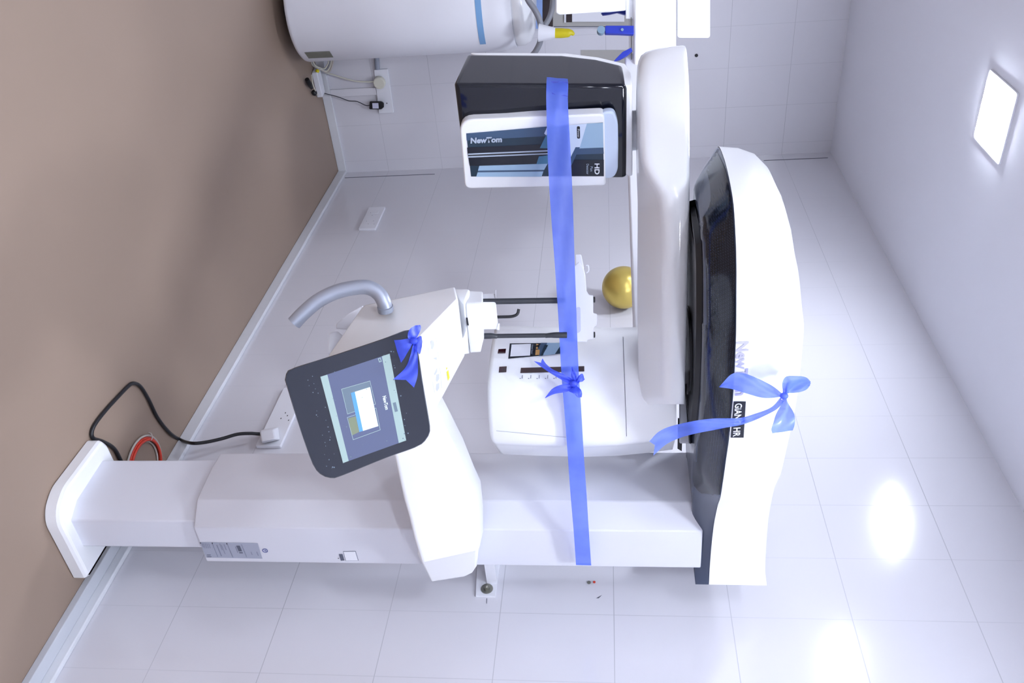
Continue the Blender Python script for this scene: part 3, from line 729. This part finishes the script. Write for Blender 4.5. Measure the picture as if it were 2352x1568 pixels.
# ------------------------------------------------------------ decorations
RB = thing('long_ribbon', 'long translucent blue organza ribbon stretched from the detector to the column', 'ribbon')
up_e = [(1256, 177, 1.842), (1255, 195, 1.806), (1255, 250, 1.800), (1261, 420, 1.845), (1280, 690, 1.862), (1289, 850, 1.915), (1296, 940, 1.935), (1303, 1030, 1.975), (1310, 1130, 2.025), (1317, 1212, 2.052), (1323, 1297, 2.138)]
lo_e = [(1304, 181, 1.842), (1305, 197, 1.806), (1305, 250, 1.800), (1314, 420, 1.845), (1323, 690, 1.862), (1329, 850, 1.915), (1335, 940, 1.935), (1340, 1030, 1.975), (1347, 1130, 2.025), (1352, 1212, 2.052), (1358, 1298, 2.138)]
strip('ribbon_band', up_e, lo_e, ORG, RB, n=120, k=6, pucker=.0012)
strip('ribbon_end', [(1323, 1297, 2.138), (1326, 1293, 2.15)], [(1358, 1298, 2.138), (1356, 1293, 2.15)], ORG, RB, n=3, k=4, pucker=0)
strip('clear_tape', [(1266, 186, 1.815), (1268, 216, 1.797)], [(1306, 188, 1.815), (1305, 222, 1.797)], TAPE, RB, n=6, k=4, pucker=.0006)

B1 = thing('ribbon_bow', 'small blue bow tied on the long ribbon, in front of the tube head', 'bow')
d = 1.905
strip('tail', [(1318, 886, d), (1290, 872, d), (1263, 856, d), (1240, 840, d+.01), (1226, 829, d+.015)], [(1318, 872, d), (1292, 858, d-.01), (1270, 848, d-.01), (1255, 836, d), (1246, 823, d+.01)], ORGD, B1, notch=.55, pucker=.003)
strip('tail', [(1318, 878, d), (1290, 883, d-.01), (1268, 893, d), (1252, 913, d+.01)], [(1316, 893, d), (1300, 900, d-.005), (1275, 904, d), (1252.5, 914, d+.01)], ORGD, B1, pucker=.003)
strip('loop', [(1316, 882, d), (1312, 862, d-.015), (1313, 843, d-.01)], [(1322, 880, d), (1324, 862, d-.02), (1314, 842, d-.01)], ORGD, B1, pucker=.003)
strip('loop', [(1318, 878, d), (1330, 862, d-.02), (1338, 858, d-.02), (1342, 869, d-.015)], [(1322, 888, d), (1330, 878, d-.012), (1338, 876, d-.01), (1343, 871, d-.015)], ORGD, B1, pucker=.003)
strip('loop', [(1313, 888, d), (1306, 897, d-.015), (1316, 903, d-.025), (1328, 913, d-.02)], [(1322, 884, d), (1333, 893, d-.015), (1337, 903, d-.02), (1336, 912, d-.015)], ORGD, B1, pucker=.004)
sphere('knot', at(1318, 881, d-.012), .007, ORGD, B1, (1, 1, 1.3), seg=16)

B2 = thing('ribbon_bow', 'blue satin bow tied on the corner of the tilted control tablet', 'bow')
d = 1.665
strip('loop', [(951, 779, d), (938, 777, d-.008), (937, 764, d-.012), (944, 753, d-.012), (954, 747, d-.008)], [(955, 778, d), (960, 770, d-.004), (965, 761, d-.004), (967, 752, d-.006), (965, 746, d-.008)], ORGD, B2, pucker=.003)
strip('loop', [(955, 778, d), (961, 773, d-.008), (968, 772, d-.01), (970, 783, d-.008)], [(953, 787, d), (957, 803, d-.006), (964, 813, d-.006), (969, 796, d-.008)], ORGD, B2, pucker=.003)
strip('tail', [(950, 780, d), (940, 777, d-.004), (920, 780, d-.004), (905, 781, d)], [(949, 786, d), (940, 803, d-.004), (930, 820, d-.004), (921, 833, d)], ORGD, B2, notch=-.1, pucker=.003)
strip('tail', [(949, 788, d), (943, 815, d-.004), (930, 845, d), (903, 871, d-.003)], [(956, 790, d), (960, 830, d-.004), (959, 862, d), (951, 890, d-.003)], ORGD, B2, notch=.55, pucker=.003)
sphere('knot', at(951, 783, d-.008), .006, ORGD, B2, (1, 1, 1.4), seg=16)

B3 = thing('ribbon_bow', 'large translucent blue bow with long tails on the white overhead arm', 'bow')
d = 1.595
strip('tail', [(1798, 905, d), (1770, 884, d), (1725, 862, d), (1700, 856, d), (1678, 860, d), (1652, 888, d)], [(1795, 911, d), (1770, 914, d-.01), (1745, 912, d-.01), (1710, 902, d-.005), (1680, 893, d), (1652.5, 889, d)], ORG, B3, pucker=.004)
strip('tail', [(1792, 913, d), (1770, 935, d), (1735, 950, d), (1700, 959, d), (1640, 961, d), (1590, 967, d), (1540, 979, d+.02), (1512, 992, d+.02), (1491, 1013, d+.02)], [(1800, 922, d), (1785, 940, d), (1750, 957, d), (1705, 975, d), (1660, 983, d), (1605, 994, d), (1560, 1006, d+.02), (1530, 1020, d+.02), (1501, 1046, d+.02)], ORG, B3, n=60, notch=.4, pucker=.003)
strip('loop', [(1798, 902, d), (1795, 882, d-.01), (1806, 865, d-.02), (1830, 863, d-.02), (1850, 866, d-.02), (1862, 876, d-.015)], [(1806, 908, d), (1812, 903, d-.01), (1822, 902, d-.01), (1840, 899, d-.01), (1854, 894, d-.01), (1861, 884, d-.015)], ORG, B3, pucker=.005)
strip('loop', [(1802, 900, d+.01), (1805, 884, d), (1815, 874, d), (1835, 871, d), (1852, 872, d), (1861, 878, d-.01)], [(1810, 904, d+.01), (1816, 900, d), (1826, 896, d), (1840, 893, d), (1853, 889, d), (1861, 882, d-.01)], ORG, B3, pucker=.003)
strip('loop', [(1797, 913, d), (1788, 940, d-.01), (1778, 965, d-.02), (1771, 984, d-.02), (1774, 995, d-.015)], [(1806, 914, d), (1818, 938, d-.01), (1825, 958, d-.02), (1826, 975, d-.02), (1821, 988, d-.015)], ORG, B3, pucker=.005)
sphere('knot', at(1801, 909, d-.012), .0065, ORG, B3, (1, 1, 1.2), seg=16)

bl = thing('gold_balloon', 'shiny gold balloon on the tiled wall behind the rotating arm', 'balloon')
bc = on(1432, 660, 1, -.087)
sphere('balloon_skin', bc, .0845, GOLD, bl, (1, 1, 1))
cyl('balloon_neck', bc+Vector((0, .02, .075)), (0, .3, 1), .012, .022, GOLD, bl, seg=16, r2=.006)

# ------------------------------------------------------------ sockets and cables
def plate(label, x0, x1, z0, z1, holes):
    t = thing('socket_plate', label, 'socket')
    p = rpoly([Vector((x0, -.0004, z0)), Vector((x1, -.0004, z0)), Vector((x1, -.0004, z1)), Vector((x0, -.0004, z1))], .006)
    prism('cover_plate', p, (0, -.012, 0), WHITE2, t, bevel=.002)
    for x, z in holes:
        box('pin_hole', (x-.003, -.0128, z-.0015), (x+.003, -.0122, z+.0015), BLACK, t)
    return t
plate('white socket plate low on right wall behind the tablet, black cable plugged in', 1.93, 2.247, .286, .374, [(2.075, .338), (2.105, .331), (2.09, .350), (2.115, .362)])
pl2 = plate('white double socket plate on right wall nearest the room corner', .467, .700, .277, .362, [])
for i, (x, z) in enumerate([(.62, .30), (.65, .315), (.62, .335), (.655, .345), (.53, .30), (.56, .315)]):
    box('pin_hole', (x-.002, -.0128, z-.001), (x+.002, -.0122, z+.001), SCUFF, pl2)
box('rocker_switch', (.515, -.015, .305), (.545, -.0125, .34), WHITE2, pl2, bevel=.001)
pc = thing('power_cable', 'thick black power cable running from white plug across floor to base', 'cable')
pp = on(612, 1003, 1, -.045)
hull('plug', [on(x, y, 1, Y_) for Y_, q in ((-.0125, ((598, 987), (640, 980), (602, 1019), (644, 1010))), (-.045, ((596, 990), (628, 985), (600, 1014), (632, 1008)))) for x, y in q], WHITE2, pc, bevel=.005)
cab = [on(600, 996.5, 1, -.032), on(590, 996, 1, -.036), on(575, 995, 1, -.045), on(545, 997, 1, -.052), on(510, 1007, 1, -.055), on(471, 1015.5, 1, -.06), on(440, 1017.5, 1, -.066), on(415, 1010, 2, .008), on(390, 994, 2, .006), on(362, 958.7, 2, .006), on(341, 916.6, 2, .006), on(322, 887, 2, .006), on(305, 880, 2, .006), on(292, 889, 2, .006), on(270, 912, 2, .006), on(246, 938, 2, .006), on(222, 968, 2, .006), on(211, 990, 2, .006), on(214, 1006, 2, .006), on(236, 1014, 2, .006), on(262, 1030, 2, .006), on(280, 1062, 2, .006)]
tube('cable', cab, .0058, BLACK, pc, n=150, seg=10)
cl = thing('cable_coil', 'coil of red and white cable lying on floor beside the column', 'cable coil')
def arc(name, rad, cx_, cy_, z, m_, tr):
    tube(name, [Vector((cx_+rad*math.cos(a), cy_+rad*.9*math.sin(a), z)) for a in [2*math.pi*i/24 for i in range(25)]], tr, m_, cl, n=90, seg=8)
ccx, ccy = 2.437, -.098
arc('white_cable', .1045, ccx, ccy, .006, TIE, .0036)
arc('white_cable', .085, ccx, ccy, .004, TIE, .003)
arc('red_cable', .0955, ccx, ccy, .007, RED, .0045)
arc('red_cable', .0905, ccx, ccy, .013, RED, .0042)
tube('cable_tie', [Vector((ccx-.062, ccy-.048, .004)), Vector((ccx-.07, ccy-.056, .019)), Vector((ccx-.083, ccy-.066, .014)), Vector((ccx-.086, ccy-.068, .004))], .0018, TIE, cl, n=12, seg=6)

# left wall sockets
t3 = thing('socket_plate', 'long white socket plate on the left wall with plug and adapter', 'socket')
lp = rpoly([Vector((.0004, -.560, .300)), Vector((.0004, -.330, .286)), Vector((.0004, -.330, .366)), Vector((.0004, -.560, .372))], .004)
prism('cover_plate', lp, (.012, 0, 0), WHITE2, t3, bevel=.002)
cyl('screw', on(888.5, 237, 0, .0125), (1, 0, 0), .003, .001, BLACK, t3, seg=10)
wp = thing('plug_with_cord', 'cream round plug with white cord hanging on the left wall', 'plug')
pcen = on(873, 187.5, 0, .013)
cyl('plug', pcen, (1, 0, 0), .032, .028, CREAM, wp, seg=10, bevel=.005)
tube('cord', [on(862, 187, 0, .02), on(845, 188, 0, .025), on(815, 186, 0, .03), on(785, 178, 0, .03), on(760, 170, 0, .03), on(748, 167, 0, .03)], .004, CREAM, wp, n=30, seg=8)
ad = thing('wall_adapter', 'small black power adapter with thin cord on the left wall plate', 'adapter')
hull('adapter_body', [on(x, y, 0, X_) for x, y in ((849, 232.5), (848, 251), (876, 251), (876, 232), (882, 236), (882, 246)) for X_ in (.013, .045)], BLACK, ad, bevel=.005)
stickers('adapter_label', [[(855, 236.5), (869, 236.5), (870, 249), (856, 249)]], plane_surf((.0452, 0, 0), (1, 0, 0)), KEY, ad, off=.0008)
tube('cord', [on(849, 242, 0, .03), on(840, 242, 0, .03), on(820, 233, 0, .025), on(800, 231, 0, .025), on(775, 222, 0, .03), on(748, 215, 0, .04), on(741, 212, 0, .05), on(738, 195, 0, .05), on(737, 175, 0, .05)], .0022, INKD, ad, n=60, seg=6)
cn = thing('wall_conduit', 'short grey conduit between the white cylinder and left wall plate', 'conduit')
tube('conduit_pipe', [on(864, 120, 0, .014), on(867, 159, 0, .014)], .013, GREYP, cn, n=4, seg=12)
tk = tag(box('cable_trunking', (.0004, -.468, .046), (.009, -.428, .292), ROOMW, bevel=.002), 'narrow white cable trunking below the left wall socket plate', 'trunking')
bx = [on(x, y, 2, .012) for x, y in ((714, 178), (726, 172), (738, 218), (728, 222))]
jb = thing('junction_box', 'white extension block with black plugs on floor at left wall', 'extension block')
jc = Vector((.075, -.515, 0))
prism('block_body', rpoly([Vector((.045, -.60, .002)), Vector((.105, -.59, .002)), Vector((.10, -.46, .002)), Vector((.04, -.47, .002))], .008), (0, 0, .03), WHITE2, jb, bevel=.004)
tube('black_plug', [on(705, 182, 2, .02), on(709, 190, 2, .02), on(716, 202, 2, .02)], [.011, .014, .009], BLACK, jb, n=8, seg=10)
sphere('black_plug', on(722, 213, 2, .016), .0155, BLACK, jb, (1, 1, .9), seg=16)
tube('white_lead', [on(716, 172, 2, .03), on(718, 190, 2, .035), on(723, 205, 2, .03), on(730, 218, 2, .01)], .003, CREAM, jb, n=20, seg=6)
sphere('yellow_connector', on(729, 163, 2, .03), .010, YELLOW, jb, seg=12)
wb = thing('wire_bundle', 'loops of cream and grey wire hanging below the white cylinder', 'wires')
for k, (m_, dx) in enumerate(((CREAM, 0), (HOSE, 2.5), (CREAM, 5), (TIE, -3))):
    tube('wire', [on(712+dx, 136, 0, .06), on(720+dx*.6, 150, 0, .07), on(735-dx*.2, 158-dx*.4, 0, .06), on(750-dx, 163-dx, 0, .05), on(759-dx, 150-dx, 0, .05), on(762-dx*1.2, 132, 0, .05)], .0045, m_, wb, n=40, seg=8)

# ------------------------------------------------------------ white cylinder appliance
ac = thing('cylinder_appliance', 'tall white cylindrical appliance at left edge with pale blue band', 'appliance')
AX, AY, AR = .238, -.925, .2295
def acr(z, r): return [Vector((AX+r*math.cos(a), AY+r*math.sin(a), z)) for a in [2*math.pi*i/72 for i in range(72)]]
loft('body', [acr(.064, AR*.96), acr(.070, AR*.99), acr(.080, AR), acr(.6, AR), acr(1.0, AR), acr(1.05, AR*.985), acr(1.075, AR*.94)], WHITE2, ac, 40)
loft('foot', [acr(0, .055), acr(.068, .055)], BLACK, ac, 40)
acs = plane_surf
def acsurf(x, y):
    d = ray(x, y); o = CAM; a = d.x**2+d.y**2; b = 2*(d.x*(o.x-AX)+d.y*(o.y-AY)); c = (o.x-AX)**2+(o.y-AY)**2-AR**2
    t = (-b-math.sqrt(max(0, b*b-4*a*c)))/(2*a); p = o+d*t; n = Vector((p.x-AX, p.y-AY, 0)).normalized(); return p, n
import math as _m
bl_z = [(1.0, 0)]
# pale blue display band wraps the cylinder near its top
vs, fs = [], []
a0, a1 = math.radians(-60), math.radians(42)
for i in range(25):
    a = a0+(a1-a0)*i/24
    for z in (.918, .945): vs.append((AX+(AR+.0015)*math.cos(a), AY+(AR+.0015)*math.sin(a), z+.004*math.sin(i/24*3)))
for i in range(24): fs.append((2*i, 2*i+2, 2*i+3, 2*i+1))
link('blue_band', pmesh('blue_band', vs, fs), PALEB, ac, 60)
sticker('rating_sticker', [(699, 120), (757, 117), (766, 131), (709, 133.5)], acsurf, OLIVE, ac, off=.0015, nx=4, ny=4)
loft('cap', [acr(1.058, AR*.76), acr(1.066, AR*.87), acr(1.085, AR*.93), acr(1.115, AR*.92), acr(1.140, AR*.84), acr(1.157, AR*.68), acr(1.165, AR*.45)], WHITE, ac, 60)

# hose with cone and yellow tip
hs = thing('hose_handpiece', 'grey hose with white cone and yellow tip above the white cylinder', 'hose')
HX = .52
tube('hose', [on(1205, -25, 0, HX), on(1213, 0, 0, HX), on(1228, 22, 0, HX), on(1239, 45, 0, HX), on(1243, 70, 0, HX), on(1241, 95, 0, HX), on(1230, 118, 0, HX), on(1215, 135, 0, HX)], .013, HOSE, hs, n=50, seg=14)
tube('hose', [on(1270, -5, 0, HX-.06), on(1268, 20, 0, HX-.06), on(1262, 40, 0, HX-.05), on(1252, 58, 0, HX-.03), on(1243, 75, 0, HX-.01)], .012, HOSE, hs, n=30, seg=14)
tube('cone', [on(1237, 75, 0, HX+.02), on(1275, 76, 0, HX+.02)], [.038, .022], WHITE2, hs, n=4, seg=20)
tube('yellow_tip', [on(1275, 76, 0, HX+.02), on(1300, 76, 0, HX+.02), on(1312, 75, 0, HX+.02), on(1318, 80, 0, HX+.02)], [.0205, .0205, .0175, .006], YELLOW, hs, n=14, seg=14)

# wall board behind
fb = thing('wall_board', 'beige framed board with white panel on the left wall behind hose', 'board')
def lw(x, y, X_=.0): return on(x, y, 0, X_)
def lbox(nm, x0, x1, y0, y1, m_, X0, X1, par):
    p = [lw(x, y, X1) for x, y in ((x0, y0), (x1, y0), (x1, y1), (x0, y1))]
    return prism(nm, p, (X0-X1, 0, 0), m_, par)
lbox('board_back', 1270, 1456, -20, 61, BEIGED, .0005, .012, fb)
lbox('panel', 1314, 1434, -20, 50, WHITE2, .0125, .02, fb)
lbox('dark_panel', 1301, 1313, -20, 51, BROWN, .0125, .018, fb)
lbox('side_stile', 1296, 1300, -20, 52, WHITE2, .0125, .022, fb)
lbox('lower_rail', 1272, 1456, 60.5, 62, SCUFF, .0125, .014, fb)
dc = thing('wall_panel', 'dark brown panel with pale blue edge seen behind the grey hose', 'panel')
lbox('blue_strip', 1231, 1246, -20, 66, mat('soft_blue_panel', (150, 178, 232), .4, noise=.02), .0005, .014, dc)
lbox('brown_panel', 1246.5, 1271, -20, 61, BROWN, .0005, .012, dc)
tl = tag(lbox('wall_tile', 1334, 1454, 115, 210, BEIGED, .0004, .002, None), 'beige tile on the left wall just above the detector housing', 'tile')

# ------------------------------------------------------------ light
def area(name, loc, rot, sx_, sy_, power, color=(1, 1, 1)):
    l = bpy.data.lights.new(name, 'AREA'); l.shape = 'RECTANGLE'; l.size = sx_; l.size_y = sy_
    l.energy = power; l.color = color
    o = bpy.data.objects.new(name, l); COL.objects.link(o); o.location = loc; o.rotation_euler = rot
    return o
COOL = (.9, .93, 1.)
w = bpy.data.worlds.new('World'); scene.world = w; w.use_nodes = True
w.node_tree.nodes['Background'].inputs[0].default_value = (.85, .9, 1, 1)
w.node_tree.nodes['Background'].inputs[1].default_value = 1.0

# ------------------------------------------------------------ camera
cam = bpy.data.cameras.new('Camera'); co = bpy.data.objects.new('Camera', cam); COL.objects.link(co)
cam.sensor_width = 36; cam.sensor_fit = 'HORIZONTAL'; cam.lens = F/2352*36; cam.clip_start = .05
M3 = Matrix((up, -rt, -fw)).transposed()
co.matrix_world = Matrix.Translation(CAM) @ M3.to_4x4()
scene.camera = co
vs_ = scene.view_settings
vs_.view_transform = 'Standard'; vs_.look = 'None'; vs_.gamma = 1; vs_.use_curve_mapping = False
vs_.exposure = 0.2
scene.cycles.max_bounces = 5; scene.cycles.diffuse_bounces = 3; scene.cycles.glossy_bounces = 2; scene.cycles.caustics_reflective = False
scene.cycles.use_adaptive_sampling = True; scene.cycles.adaptive_threshold = 0.05; scene.cycles.transparent_max_bounces = 12
